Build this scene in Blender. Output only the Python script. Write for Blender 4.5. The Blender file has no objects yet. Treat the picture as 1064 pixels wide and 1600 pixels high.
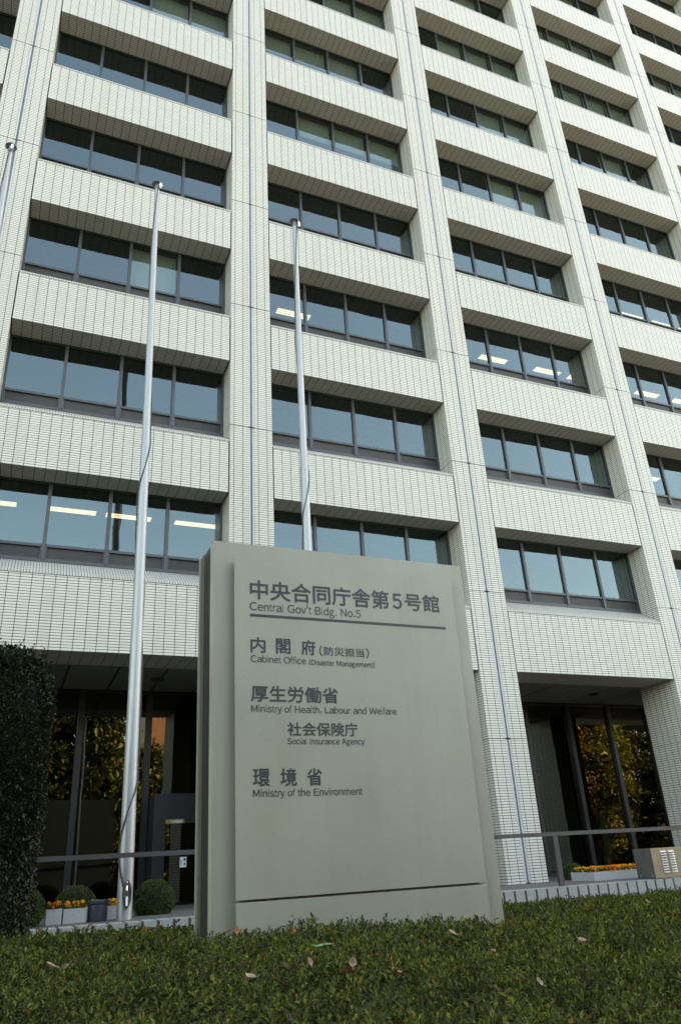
import bpy, math, random
import numpy as np
from mathutils import Vector, Matrix

R = math.radians
random.seed(7)
rng = np.random.default_rng(11)
scene = bpy.context.scene
COL = scene.collection

# ------------------------------------------------------------------ camera
cam_d = bpy.data.cameras.new("camera")
cam = bpy.data.objects.new("camera", cam_d)
COL.objects.link(cam)
cam.location = (1.5665, -15.2239, -6.0264)
cam.rotation_euler = (R(114.927367), R(3.10936), R(-22.67601))
cam_d.sensor_fit = 'VERTICAL'
cam_d.sensor_height = 36.0
cam_d.lens = 1180.603 / 1600.0 * 36.0
cam_d.clip_start = 0.05
cam_d.clip_end = 3000
scene.camera = cam

# ------------------------------------------------------------------ sky, sun, exposure
SUN_EL, SUN_AZ = 42.0, 60.0                      # azimuth clockwise from +Y (towards +X)
w = bpy.data.worlds.new("World")
scene.world = w
w.use_nodes = True
wn = w.node_tree.nodes
bg = wn["Background"]
sky = wn.new("ShaderNodeTexSky")
sky.sky_type = 'NISHITA'
sky.sun_disc = False
sky.sun_elevation = R(SUN_EL)
sky.sun_rotation = R(SUN_AZ)
sky.air_density = 1.0
sky.dust_density = 1.6
sky.ozone_density = 1.0
w.node_tree.links.new(sky.outputs[0], bg.inputs[0])
bg.inputs[1].default_value = 0.15

sun_d = bpy.data.lights.new("sun", 'SUN')
sun_d.energy = 4.0
sun_d.angle = R(0.5)
sun_d.color = (1.0, 0.93, 0.82)
sun = bpy.data.objects.new("sun", sun_d)
COL.objects.link(sun)
sdir = Vector((math.sin(R(SUN_AZ)) * math.cos(R(SUN_EL)), math.cos(R(SUN_AZ)) * math.cos(R(SUN_EL)), math.sin(R(SUN_EL))))
sun.rotation_euler = sdir.to_track_quat('Z', 'Y').to_euler()
sun.location = (30, 40, 80)

vs = scene.view_settings
scene.display_settings.display_device = 'sRGB'
vs.view_transform = 'Standard'
vs.look = 'None'
vs.gamma = 1.0
vs.exposure = 3.05
vs.use_white_balance = True
vs.white_balance_temperature = 9900
vs.white_balance_tint = 7

# ------------------------------------------------------------------ helpers
class MB:
    """collects faces with metre UVs and material slots, links them as one mesh object"""
    def __init__(s):
        s.v, s.f, s.m, s.uv = [], [], [], []
    def quad(s, pts, m=0, uv=None, off=(0, 0)):
        i = len(s.v)
        pts = [Vector(p) for p in pts]
        s.v += [tuple(p) for p in pts]
        s.f.append(tuple(range(i, i + len(pts))))
        s.m.append(m)
        if uv is None:
            n = (pts[1] - pts[0]).cross(pts[2] - pts[0])
            a = [abs(n.x), abs(n.y), abs(n.z)]
            if a[1] >= a[0] and a[1] >= a[2]: uv = [(p.x - off[0], p.z - off[1]) for p in pts]
            elif a[0] >= a[2]: uv = [(p.y, p.z - off[1]) for p in pts]
            else: uv = [(p.x - off[0], p.y) for p in pts]
        s.uv += uv
    def box(s, x0, x1, y0, y1, z0, z1, m=0, off=(0, 0), skip=''):
        a, b, c, d = (x0, y0, z0), (x1, y0, z0), (x1, y1, z0), (x0, y1, z0)
        e, f, g, h = (x0, y0, z1), (x1, y0, z1), (x1, y1, z1), (x0, y1, z1)
        for k, q in dict(f=(a, b, f, e), r=(b, c, g, f), k=(c, d, h, g), l=(d, a, e, h), t=(e, f, g, h), b=(d, c, b, a)).items():
            if k not in skip: s.quad(q, m, None, off)
    def tube(s, p, rad, n=16, m=0, cap=True):
        """round tube through points p with radii rad"""
        p = [Vector(q) for q in p]
        if not hasattr(rad, '__len__'): rad = [rad] * len(p)
        rings = []
        up = None
        for i, q in enumerate(p):
            d = (p[min(i + 1, len(p) - 1)] - p[max(i - 1, 0)]).normalized()
            if up is None:
                up = Vector((1, 0, 0)) if abs(d.x) < .8 else Vector((0, 1, 0))
            u = (up - d * up.dot(d)).normalized(); up = u
            v = d.cross(u)
            i0 = len(s.v)
            for k in range(n):
                a = 2 * math.pi * k / n
                s.v.append(tuple(q + (u * math.cos(a) + v * math.sin(a)) * rad[i]))
            rings.append(i0)
        for a, b in zip(rings, rings[1:]):
            for k in range(n):
                s.f.append((a + k, a + (k + 1) % n, b + (k + 1) % n, b + k)); s.m.append(m)
                s.uv += [(k / n, 0), ((k + 1) / n, 0), ((k + 1) / n, 1), (k / n, 1)]
        if cap:
            for r0, rev in ((rings[0], True), (rings[-1], False)):
                idx = list(range(r0, r0 + n))
                s.f.append(tuple(reversed(idx) if rev else idx)); s.m.append(m); s.uv += [(0, 0)] * n
    def lathe(s, c, prof, n=32, m=0):
        """profile [(r,z)] round the vertical through c"""
        rings = []
        for r, z in prof:
            rings.append(len(s.v))
            for k in range(n):
                a = 2 * math.pi * k / n
                s.v.append((c[0] + r * math.cos(a), c[1] + r * math.sin(a), c[2] + z))
        for a, b in zip(rings, rings[1:]):
            for k in range(n):
                s.f.append((a + k, a + (k + 1) % n, b + (k + 1) % n, b + k)); s.m.append(m)
                s.uv += [(0, 0)] * 4
    def build(s, name, mats, parent=None, smooth=False, loc=None, bevel=0):
        me = bpy.data.meshes.new(name)
        me.from_pydata(s.v, [], s.f)
        if not isinstance(mats, (list, tuple)): mats = [mats]
        for m in mats: me.materials.append(m)
        me.polygons.foreach_set('material_index', s.m)
        uvl = me.uv_layers.new(name='UVMap')
        uvl.data.foreach_set('uv', np.array(s.uv, dtype=np.float32).ravel())
        if smooth:
            me.polygons.foreach_set('use_smooth', [True] * len(me.polygons))
        me.update()
        o = bpy.data.objects.new(name, me)
        COL.objects.link(o)
        if parent: o.parent = parent
        if loc: o.location = loc
        if bevel:
            b = o.modifiers.new('bevel', 'BEVEL'); b.width = bevel; b.segments = 2; b.limit_method = 'ANGLE'
        if smooth:
            try:
                me.set_sharp_from_angle(angle=R(40))
            except Exception: pass
        return o

def tag(o, label, cat, group=None, kind=None):
    o['label'] = label; o['category'] = cat
    if group: o['group'] = group
    if kind: o['kind'] = kind
    return o

def empty(name, loc=(0, 0, 0)):
    o = bpy.data.objects.new(name, None)
    COL.objects.link(o); o.location = loc
    o.empty_display_size = 0.2
    return o

def dup(o, parent=None):
    c = o.copy(); COL.objects.link(c)
    if parent: c.parent = parent
    for ch in list(o.children): dup(ch, c)
    return c

def structure(o):
    o['kind'] = 'structure'; return o

# ------------------------------------------------------------------ materials
def mat(name):
    m = bpy.data.materials.new(name); m.use_nodes = True
    nt = m.node_tree
    return m, nt, nt.nodes['Principled BSDF']

def N(nt, t, **kw):
    n = nt.nodes.new(t)
    for k, v in kw.items(): setattr(n, k, v)
    return n

def ramp(nt, fac, stops):
    r = N(nt, 'ShaderNodeValToRGB')
    el = r.color_ramp.elements
    el[0].position, el[0].color = stops[0][0], (*stops[0][1], 1)
    el[1].position, el[1].color = stops[-1][0], (*stops[-1][1], 1)
    for p, c in stops[1:-1]:
        e = el.new(p); e.color = (*c, 1)
    nt.links.new(fac, r.inputs[0])
    return r.outputs[0]

def noise(nt, scale, detail=3, coord='Object', rough=.5, stretch=None):
    tc = N(nt, 'ShaderNodeTexCoord')
    n = N(nt, 'ShaderNodeTexNoise')
    n.inputs['Scale'].default_value = scale
    n.inputs['Detail'].default_value = detail
    n.inputs['Roughness'].default_value = rough
    src = tc.outputs[coord]
    if stretch:
        mp = N(nt, 'ShaderNodeMapping'); mp.inputs['Scale'].default_value = stretch
        nt.links.new(src, mp.inputs[0]); src = mp.outputs[0]
    nt.links.new(src, n.inputs['Vector'])
    return n.outputs['Fac']

def mixrgb(nt, mode, fac, a, b):
    x = N(nt, 'ShaderNodeMix', data_type='RGBA', blend_type=mode)
    if isinstance(fac, (int, float)): x.inputs[0].default_value = fac
    else: nt.links.new(fac, x.inputs[0])
    for s, i in ((a, 6), (b, 7)):
        if isinstance(s, tuple): x.inputs[i].default_value = (*s, 1)
        else: nt.links.new(s, x.inputs[i])
    return x.outputs[2]

def simple(name, c, rough=.6, metal=0., var=.15, scale=6., bump=0., bscale=40., spec=.5, stretch=None):
    m, nt, b = mat(name)
    f = noise(nt, scale, 4, stretch=stretch)
    c0 = tuple(x * (1 - var) for x in c); c1 = tuple(min(1, x * (1 + var)) for x in c)
    nt.links.new(ramp(nt, f, [(.3, c0), (.7, c1)]), b.inputs['Base Color'])
    b.inputs['Roughness'].default_value = rough
    b.inputs['Metallic'].default_value = metal
    b.inputs['Specular IOR Level'].default_value = spec
    if bump:
        bp = N(nt, 'ShaderNodeBump'); bp.inputs['Strength'].default_value = bump; bp.inputs['Distance'].default_value = .01
        nt.links.new(noise(nt, bscale, 3), bp.inputs['Height'])
        nt.links.new(bp.outputs[0], b.inputs['Normal'])
    return m

def tile_mat(name, bw, rh, c1, c2, mortar, ms=.0052):
    m, nt, b = mat(name)
    uv = N(nt, 'ShaderNodeUVMap')
    br = N(nt, 'ShaderNodeTexBrick')
    br.offset = 0; br.squash = 1; br.offset_frequency = 1; br.squash_frequency = 1
    br.inputs['Scale'].default_value = 1
    br.inputs['Brick Width'].default_value = bw
    br.inputs['Row Height'].default_value = rh
    br.inputs['Mortar Size'].default_value = ms
    br.inputs['Mortar Smooth'].default_value = .1
    br.inputs['Color1'].default_value = (*c1, 1)
    br.inputs['Color2'].default_value = (*c2, 1)
    br.inputs['Mortar'].default_value = (*mortar, 1)
    nt.links.new(uv.outputs[0], br.inputs['Vector'])
    # broad weathering: rain streaks down the wall and slow tone drift
    st = ramp(nt, noise(nt, 1.0, 5, stretch=(2.2, 2.2, .18)), [(.25, (.91, .90, .86)), (.5, (1, 1, 1))])
    big = ramp(nt, noise(nt, .35, 3), [(.3, (.96, .965, .96)), (.7, (1, 1, 1))])
    c = mixrgb(nt, 'MULTIPLY', 1.0, br.outputs['Color'], st)
    c = mixrgb(nt, 'MULTIPLY', 1.0, c, big)
    nt.links.new(c, b.inputs['Base Color'])
    b.inputs['Roughness'].default_value = .42
    b.inputs['Specular IOR Level'].default_value = .4
    return m

def glass_mat(name, refl, trans, base, wav=.006, ior=1.5):
    m, nt, b = mat(name)
    nt.nodes.remove(b)
    out = [n for n in nt.nodes if n.type == 'OUTPUT_MATERIAL'][0]
    gl = N(nt, 'ShaderNodeBsdfGlossy'); gl.inputs['Color'].default_value = (*refl, 1); gl.inputs['Roughness'].default_value = .0
    tr = N(nt, 'ShaderNodeBsdfTransparent'); tr.inputs['Color'].default_value = (*trans, 1)
    fr = N(nt, 'ShaderNodeFresnel'); fr.inputs['IOR'].default_value = ior
    ad = N(nt, 'ShaderNodeMath', operation='ADD', use_clamp=True); ad.inputs[1].default_value = base
    nt.links.new(fr.outputs[0], ad.inputs[0])
    mx = N(nt, 'ShaderNodeMixShader')
    nt.links.new(ad.outputs[0], mx.inputs[0]); nt.links.new(tr.outputs[0], mx.inputs[1]); nt.links.new(gl.outputs[0], mx.inputs[2])
    nt.links.new(mx.outputs[0], out.inputs[0])
    bp = N(nt, 'ShaderNodeBump'); bp.inputs['Strength'].default_value = 1; bp.inputs['Distance'].default_value = wav
    nt.links.new(noise(nt, 1.1, 1), bp.inputs['Height'])
    nt.links.new(bp.outputs[0], gl.inputs['Normal'])
    return m

def leaf_mat(name, stops, rough=.5, trans=.25, spec=.35):
    m, nt, b = mat(name)
    g = N(nt, 'ShaderNodeNewGeometry')
    c = ramp(nt, g.outputs['Random Per Island'], stops)
    big = ramp(nt, noise(nt, 1.6, 4), [(.3, (.66, .68, .62)), (.7, (1.15, 1.1, 1.0))])
    c = mixrgb(nt, 'MULTIPLY', 1.0, c, big)
    nt.links.new(c, b.inputs['Base Color'])
    b.inputs['Roughness'].default_value = rough
    b.inputs['Specular IOR Level'].default_value = spec
    tl = N(nt, 'ShaderNodeBsdfTranslucent'); nt.links.new(c, tl.inputs[0])
    mx = N(nt, 'ShaderNodeMixShader'); mx.inputs[0].default_value = trans
    out = [n for n in nt.nodes if n.type == 'OUTPUT_MATERIAL'][0]
    nt.links.new(b.outputs[0], mx.inputs[1]); nt.links.new(tl.outputs[0], mx.inputs[2]); nt.links.new(mx.outputs[0], out.inputs[0])
    return m

def emit_mat(name, c, s):
    m, nt, b = mat(name)
    b.inputs['Base Color'].default_value = (.8, .8, .8, 1)
    b.inputs['Emission Color'].default_value = (*c, 1)
    b.inputs['Emission Strength'].default_value = s
    m.cycles.emission_sampling = 'NONE'
    return m

TW, TH = .2191, .0575
TILE = tile_mat('white_glazed_tile', TW, TH, (.525, .510, .458), (.495, .480, .430), (.024, .023, .022), .0066)
TILE_S = tile_mat('white_sill_tile', .0575, .219, (.45, .443, .405), (.43, .423, .386), (.028, .028, .026), .006)
JOINT = simple('dark_joint_sealant', (.045, .045, .042), .8)
ALU = simple('silver_trim_metal', (.40, .41, .41), .55, .1, .06)
ALU_D = simple('grey_channel_metal', (.12, .125, .135), .6, 0, .06)
MULLION = simple("dark_mullion_metal", (.016, .016, .017), .4, .3, .1)
FRAME = simple('bronze_grey_window_frame', (.045, .050, .054), .42, .3, .1)
INFILL = simple('dark_infill_panel', (.020, .019, .018), .6, 0, .15)
GLASS = glass_mat('office_glass', (.70, .91, .93), (.50, .55, .53), .125, .006, 1.17)
LGLASS = glass_mat('lobby_glass', (.95, .95, .85), (.24, .25, .25), .062, .004)
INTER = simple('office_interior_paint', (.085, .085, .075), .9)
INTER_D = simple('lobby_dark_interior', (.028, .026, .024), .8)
CEIL = simple('grey_ceiling_panel', (.14, .14, .13), .7, 0, .06)
BLIND = simple('pale_green_blind', (.30, .345, .30), .8, 0, .06)
LAMP = emit_mat('fluorescent_tube_light', (1.0, .93, .79), .25)
def sign_paint():
    m, nt, b = mat('olive_grey_sign_paint')
    base = ramp(nt, noise(nt, 1.3, 4), [(.3, (.255, .245, .192)), (.7, (.282, .270, .212))])
    streak = ramp(nt, noise(nt, 1, 6, stretch=(9, 9, .35)), [(.28, (.95, .948, .94)), (.5, (1, 1, 1))])
    speck = ramp(nt, noise(nt, 55, 2), [(.24, (.86, .85, .82)), (.36, (1, 1, 1))])
    c = mixrgb(nt, 'MULTIPLY', 1., mixrgb(nt, 'MULTIPLY', 1., base, streak), speck)
    nt.links.new(c, b.inputs['Base Color'])
    nt.links.new(ramp(nt, noise(nt, 3, 5, stretch=(1, 1, .4)), [(.3, (.34,) * 3), (.7, (.56,) * 3)]), b.inputs['Roughness'])
    b.inputs['Metallic'].default_value = .12
    bp = N(nt, 'ShaderNodeBump'); bp.inputs['Strength'].default_value = .05; bp.inputs['Distance'].default_value = .004
    nt.links.new(noise(nt, 2.2, 3), bp.inputs['Height']); nt.links.new(bp.outputs[0], b.inputs['Normal'])
    return m
SIGNP = sign_paint()
SIGNE = simple('sign_bronze_edge', (.055, .05, .038), .5, .2, .06)
SIGND = simple('dark_sign_groove', (.06, .055, .045), .6)
INK = simple('dark_slate_lettering', (.018, .023, .028), .5)
STEEL = simple('brushed_steel', (.29, .298, .30), .45, .5, .16, 5, 0, 40, .5, (30, 30, .4))
CHROME = simple('polished_steel', (.75, .75, .75), .12, 1, .03)
ROPE = simple('dark_rope', (.05, .05, .048), .9)
WHITE = simple('white_plastic', (.75, .75, .75), .5)
RAILM = simple('dark_bronze_rail', (.062, .056, .056), .45, .4, .1)
GRANITE = simple('pale_granite', (.31, .325, .32), .7, 0, .22, 60)
PAVE = simple('grey_paving', (.075, .075, .07), .8, 0, .15, 3)
BRICKC = simple('pale_clinker_brick', (.25, .25, .235), .75, 0, .2, 25, .3, 60)
STAINL = simple('bronze_stainless_sheet', (.33, .28, .20), .34, .7, .14, 3)
STAINS = simple('dark_stainless_sheet', (.16, .155, .14), .4, .7, .15, 4)
ALUW = simple('bright_louver_metal', (.36, .36, .35), .4, .3)
BINM = simple('blue_grey_bin_metal', (.05, .058, .07), .45, .5, .2)
SOIL = simple('brown_soil', (.035, .028, .018), .95, 0, .4, 20)
BARK = simple('grey_brown_bark', (.10, .08, .06), .9, 0, .3, 12, .4, 30)
ASPH = simple('asphalt', (.05, .05, .05), .9, 0, .2, 3)
CONC = simple('concrete', (.35, .34, .32), .85, 0, .12, 2)

# ------------------------------------------------------------------ setting: street, plaza
B, H = 6.1476, 3.7
PZ = -6.65
g = MB(); g.quad([(-1500, -1500, -7.5), (1500, -1500, -7.5), (1500, 1500, -7.5), (-1500, 1500, -7.5)])
structure(g.build('ground', simple('street_ground', (.045, .043, .039), .9, 0, .2, .4)))
g = MB(); g.quad([(-200, -24, -7.496), (200, -24, -7.496), (200, -17, -7.496), (-200, -17, -7.496)])
structure(g.build('road', ASPH))
g = MB(); g.box(-30, 50, -1.95, 30, -7.49, PZ)
structure(g.build('plaza', PAVE))

# ------------------------------------------------------------------ the office building
bld = empty('office_building', (3 * B, 0, PZ))
tag(bld, 'tall white tiled office block with a deep grid of recessed ribbon windows', 'building')
inv = Matrix.Translation((-3 * B, 0, -PZ))
def under(o):                       # keep world placement under the building root
    o.parent = bld; o.matrix_parent_inverse = inv; return o

KC = range(-2, 8)                   # column lines
ROWS = range(0, 12)
ZTOP = 12 * H
CW = .53                            # half width of a column
CD = 1.3                            # its depth
SB, ST = -1.84, -.48                # spandrel bottom and top relative to the row joint
WY = .62                            # window plane

# columns: two tiled strips either side of a metal channel, cut by a dark joint at every floor
c = MB()
zs = [PZ, -3.61] + [k * H for k in range(0, 12)] + [ZTOP]
for z0, z1 in zip(zs, zs[1:]):
    a, b_ = z0 + .009, z1 - .009
    for x0, x1 in ((-CW, -.072), (.072, CW)):
        c.box(x0, x1, 0, CD, a, b_, 0, (x0 + .1, z0))
    for x0, x1 in ((-.066, -.026), (.026, .066)):
        c.box(x0, x1, .004, .05, a + .012, b_ - .012, 2)
    c.box(-.026, .026, .03, .05, a + .012, b_ - .012, 3)
c.box(-CW + .012, CW - .012, .05, CD - .012, PZ, ZTOP, 1)
col0 = under(c.build('column', [TILE, JOINT, ALU, ALU_D]))
for n, k in enumerate(KC):
    o = col0 if n == 0 else col0.copy()
    if n: COL.objects.link(o)
    o.location = (k * B, 0, 0)

# spandrels: front face, sloping tiled sill above, tiled soffit below
XL, XR = CW + .022, B - CW - .022   # clear bay between two columns
def spandrel_mesh(zb, soffit_to):
    s = MB()
    f = .006
    s.quad([(XL, f, zb), (XR, f, zb), (XR, f, ST - .016), (XL, f, ST - .016)], 0, None, (XL, zb))
    # dark joint under the sill lip
    s.quad([(XL, .02, ST - .016), (XR, .02, ST - .016), (XR, .02, ST), (XL, .02, ST)], 1)
    s.quad([(XL, f, ST - .016), (XR, f, ST - .016), (XR, .02, ST - .016), (XL, .02, ST - .016)], 1)
    # sill lip and sloping sill: upright narrow tiles
    lip = .045
    s.quad([(XL, f, ST), (XR, f, ST), (XR, f, ST + lip), (XL, f, ST + lip)], 2, [(0, .17), (XR - XL, .17), (XR - XL, .212), (0, .212)])
    s.quad([(XL, .02, ST), (XR, .02, ST), (XR, f, ST), (XL, f, ST)], 1)
    L = math.hypot(WY - f, .46)
    s.quad([(XL, f, ST + lip), (XR, f, ST + lip), (XR, WY + .02, .0), (XL, WY + .02, .0)], 2, [(0, 0), (XR - XL, 0), (XR - XL, L), (0, L)])
    # soffit
    s.quad([(XL, f, zb), (XL, soffit_to, zb), (XR, soffit_to, zb), (XR, f, zb)], 0, [(0, f), (0, soffit_to), (XR - XL, soffit_to), (XR - XL, f)])
    s.quad([(XL, WY + .02, zb), (XR, WY + .02, zb), (XR, WY + .02, 0), (XL, WY + .02, 0)][::-1], 1)
    for x in (XL, XR):
        s.quad([(x, f, zb), (x, soffit_to, zb), (x, WY + .02, 0), (x, f, ST)], 1)
    return s
sp_hi = under(spandrel_mesh(SB, WY + .05).build('spandrel', [TILE, JOINT, TILE_S]))
sp_lo = under(spandrel_mesh(-2.02, 1.08).build('spandrel', [TILE, JOINT, TILE_S]))
firsts = {id(sp_hi): True, id(sp_lo): True}
# bays
BAYS = range(-2, 7)
BAYS_HI = [(k, r) for k in BAYS for r in range(1, 12) if k < 6 or r < 5]
def place(o, x, y, z):
    if firsts.pop(id(o), None): q = o
    else: q = o.copy(); COL.objects.link(q)
    q.location = (x, y, z); return q
for k in BAYS:
    place(sp_lo, k * B, 0, 0)
hi = [(k, r) for k in range(-2, 6) for r in range(1, 12)]
for k, r in hi: place(sp_hi, k * B, 0, r * H)

# windows: frame with four lights over dark infill panels, one sheet of panes, some blinds
WH = H + SB                          # clear height
WT = .37
Wd = XR - XL + .044
def window_frame():
    f = MB()
    y0, y1 = 0, .10
    f.box(0, Wd, y0, y1, 0, .055); f.box(0, Wd, y0, y1, WH - .05, WH)
    f.box(0, .05, y0 + .002, y1, .055, WH - .05); f.box(Wd - .05, Wd, y0 + .002, y1, .055, WH - .05)
    for k in range(1, 4):
        x = Wd * k / 4
        f.box(x - .038, x + .038, y0 - .012, y1, .055, WH - .05)
    for k in range(4):
        a = Wd * k / 4 + (.05 if k == 0 else .038); b_ = Wd * (k + 1) / 4 - (.05 if k == 3 else .038)
        f.box(a, b_, y0 + .004, y1, WT - .03, WT + .03)
        # little inner frame round the infill
        f.box(a, a + .03, y0 + .018, y1, .055, WT - .03); f.box(b_ - .03, b_, y0 + .018, y1, .055, WT - .03)
        f.box(a + .03, b_ - .03, y0 + .02, y1, .055, .085); 
        f.box(a + .03, b_ - .03, y0 + .05, y1 - .02, .085, WT - .03, 1)
    return f
win0 = under(window_frame().build('window', [FRAME, INFILL]))
p = MB()
for k in range(4):
    a, b_ = Wd * k / 4 + .03, Wd * (k + 1) / 4 - .03
    t = [.0, .0015, -.001, .001][k]
    p.quad([(a, .045 + t, WT + .025), (b_, .045 - t, WT + .025), (b_, .045 - t, WH - .045), (a, .045 + t, WH - .045)])
pane0 = p.build('pane', GLASS)
def blind_mesh(spec):
    b_ = MB()
    for k, drop in spec:
        x0, x1 = Wd * k / 4 + .05, Wd * (k + 1) / 4 - .05
        zb = WH - .05 - drop * (WH - WT - .1)
        n = 3
        b_.box(x0, x1, .22, .235, zb, WH - .04)
        b_.box(x0, x1, .214, .241, zb - .03, zb - .002)
    return b_
BL = [blind_mesh(s).build('blind', BLIND) for s in (
    [(2, 1.), (3, 1.)], [(0, .55), (1, .55), (2, .95)], [(0, 1.), (1, 1.), (2, 1.), (3, 1.)], [(1, .6), (2, .6), (3, .6)], [(2, .95)])]
used_bl = set()
special = {(0, 5): 0, (0, 4): None, (0, 2): 4, (0, 3): None, (0, 1): None, (0, 0): None, (1, 5): 1, (1, 4): 3, (2, 5): 0, (2, 6): 3, (3, 6): 2}
for n, (k, r) in enumerate([(k, r) for k in range(-2, 6) for r in ROWS]):
    o = win0 if n == 0 else win0.copy()
    if n: COL.objects.link(o)
    o.location = (k * B + CW, WY, r * H)
    q = pane0 if n == 0 else pane0.copy()
    if n: COL.objects.link(q)
    q.parent = o
    v = special.get((k, r), random.choice([0, 1, 2, 3, 4] + [None] * 5) if r >= 4 else None)
    if v is not None:
        b_ = BL[v] if v not in used_bl else BL[v].copy()
        if v in used_bl: COL.objects.link(b_)
        used_bl.add(v); b_.parent = o

# office floors behind the windows
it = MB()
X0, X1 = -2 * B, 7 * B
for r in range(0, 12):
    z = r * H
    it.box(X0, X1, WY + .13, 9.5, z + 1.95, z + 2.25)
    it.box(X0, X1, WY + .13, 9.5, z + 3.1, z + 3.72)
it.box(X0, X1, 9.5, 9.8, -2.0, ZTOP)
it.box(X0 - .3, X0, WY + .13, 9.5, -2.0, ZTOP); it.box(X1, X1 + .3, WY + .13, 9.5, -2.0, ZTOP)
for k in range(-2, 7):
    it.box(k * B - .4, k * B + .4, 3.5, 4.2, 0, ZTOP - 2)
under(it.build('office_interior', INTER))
rf = MB(); rf.box(X0 - CW, X1 + CW, 0.02, 26, ZTOP, ZTOP + .9); rf.box(X0 - .3, X1 + .3, 9.81, 26, -1.9, ZTOP); 
rf.box(X0 - CW, X1 + CW, -.01, 26.01, ZTOP + .9, ZTOP + 1.05)
under(rf.build('roof_block', TILE))

# fluorescent ceiling lamps seen through the glass
def lamp_mesh():
    m = MB()
    m.box(-.55, .55, -.13, .13, 0, .09, 1)
    for a_, b_ in ((-.12, -.055), (-.03, .03), (.055, .12)):
        m.quad([(-.53, a_, -.002), (-.53, b_, -.002), (.53, b_, -.002), (.53, a_, -.002)], 0)
    return m
l0 = under(lamp_mesh().build('ceiling_lamp', [LAMP, WHITE]))
LS = [(.6, 0), (2.36, 0), (3.65, 0), (5.3, 0), (8.1, 2), (17.55, 2), (19.0, 2), (15.3, 2.0), (22.1, 2), (23.9, 2), (25.2, 2), (22.35, 3), (23.9, 3), (25.3, 3), (21.0, 1), (7.6, 2.0)]
LS = LS[:15]
for n, (x, r) in enumerate(LS):
    o = l0 if n == 0 else l0.copy()
    if n: COL.objects.link(o)
    o.location = (x, 2.0, r * H + 1.86)

# ---- ground floor lobby
GY = 3.35
lc = MB()
for k in range(-2, 7):
    x0, x1 = k * B, (k + 1) * B
    cuts = [x0] + [x0 + .52 + j * 1.01 + .035 for j in range(6)] + [x1]
    for a, b_ in zip(cuts, cuts[1:]):
        for y0, y1 in ((1.09, 2.05), (2.06, 3.3)):
            if b_ - a > .1: lc.box(a + .025, b_ - .025, y0, y1, -2.035, -1.99, 0)
lc.box(X0, X1, 1.085, 9.5, -1.985, -1.7, 1)
under(lc.build('lobby_ceiling', [CEIL, JOINT]))
# round loudspeakers below the lobby ceiling
s = MB(); s.lathe((0, 0, 0), [(0.001, -.05), (.10, -.05), (.15, -.035), (.15, 0), (.02, 0), (.02, .02)], 24)
sp0 = under(s.build('ceiling_speaker', INFILL))
for n, k in enumerate((0, 1, 2, 3)):
    o = sp0 if n == 0 else sp0.copy()
    if n: COL.objects.link(o)
    o.location = (k * B + 4.54, 2.0, -2.04)
# glass wall
for k in range(-2, 7):
    gw = MB()
    gw.quad([(k * B + .05, GY + .05, PZ + .05), ((k + 1) * B - .05, GY + .05, PZ + .05), ((k + 1) * B - .05, GY + .05, -2.05), (k * B + .05, GY + .05, -2.05)])
    under(gw.build('lobby_glass', LGLASS))
mu = MB(); mu.box(-.065, .065, -.05, .11, PZ, -2.04)
mu0 = under(mu.build('lobby_mullion', MULLION))
for n, j in enumerate(range(-8, 29)):
    if j == 4 * 1 - 0 and False: continue
    o = mu0 if n == 0 else mu0.copy()
    if n: COL.objects.link(o)
    o.location = (j * B / 4, GY, 0)
lr = MB(); lr.box(X0, X1, GY + .0, GY + .1, PZ, PZ + .06); lr.box(X0, X1, GY + .0, GY + .1, -2.1, -2.036)
under(lr.build('lobby_glass_rail', MULLION))
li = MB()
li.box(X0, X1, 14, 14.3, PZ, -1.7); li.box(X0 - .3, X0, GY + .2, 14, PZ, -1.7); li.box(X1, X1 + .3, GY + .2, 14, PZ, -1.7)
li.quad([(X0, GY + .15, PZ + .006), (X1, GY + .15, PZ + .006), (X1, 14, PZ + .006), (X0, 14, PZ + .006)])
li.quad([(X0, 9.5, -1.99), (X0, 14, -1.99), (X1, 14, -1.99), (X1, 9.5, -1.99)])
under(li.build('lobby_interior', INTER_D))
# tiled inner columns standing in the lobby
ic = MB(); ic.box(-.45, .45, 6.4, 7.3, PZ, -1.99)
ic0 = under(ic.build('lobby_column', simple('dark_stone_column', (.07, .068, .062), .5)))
for n, k in enumerate(range(-1, 6)):
    o = ic0 if n == 0 else ic0.copy()
    if n: COL.objects.link(o)
    o.location = (k * B - .2, 0, 0)
# entrance porch: dark portal, steel header strip, glass door with a notice
en = MB()
en.box(4.69, 4.95, 2.6, 3.3, PZ, -4.96); en.box(6.75, 7.0, 2.6, 3.3, PZ, -4.96)
en.box(4.69, 7.0, 2.6, 3.3, -4.96, -4.43)
PORT = simple('dark_blue_grey_portal', (.014, .015, .019), .4, .3)
enp = under(en.build('entrance_portal', PORT))
h = MB(); h.box(4.952, 6.748, 2.63, 2.7, -5.04, -4.962)
h.build('header_strip', CHROME, enp)
h = MB(); h.quad([(4.95, 2.72, PZ + .02), (6.75, 2.72, PZ + .02), (6.75, 2.72, -5.04), (4.95, 2.72, -5.04)])
h.build('door_glass', LGLASS, enp)
h = MB(); h.box(5.80, 5.90, 2.69, 2.75, PZ, -5.042)
h.build('door_stile', FRAME, enp)
for ch in enp.children: ch.matrix_parent_inverse = Matrix.Identity(4)

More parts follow.
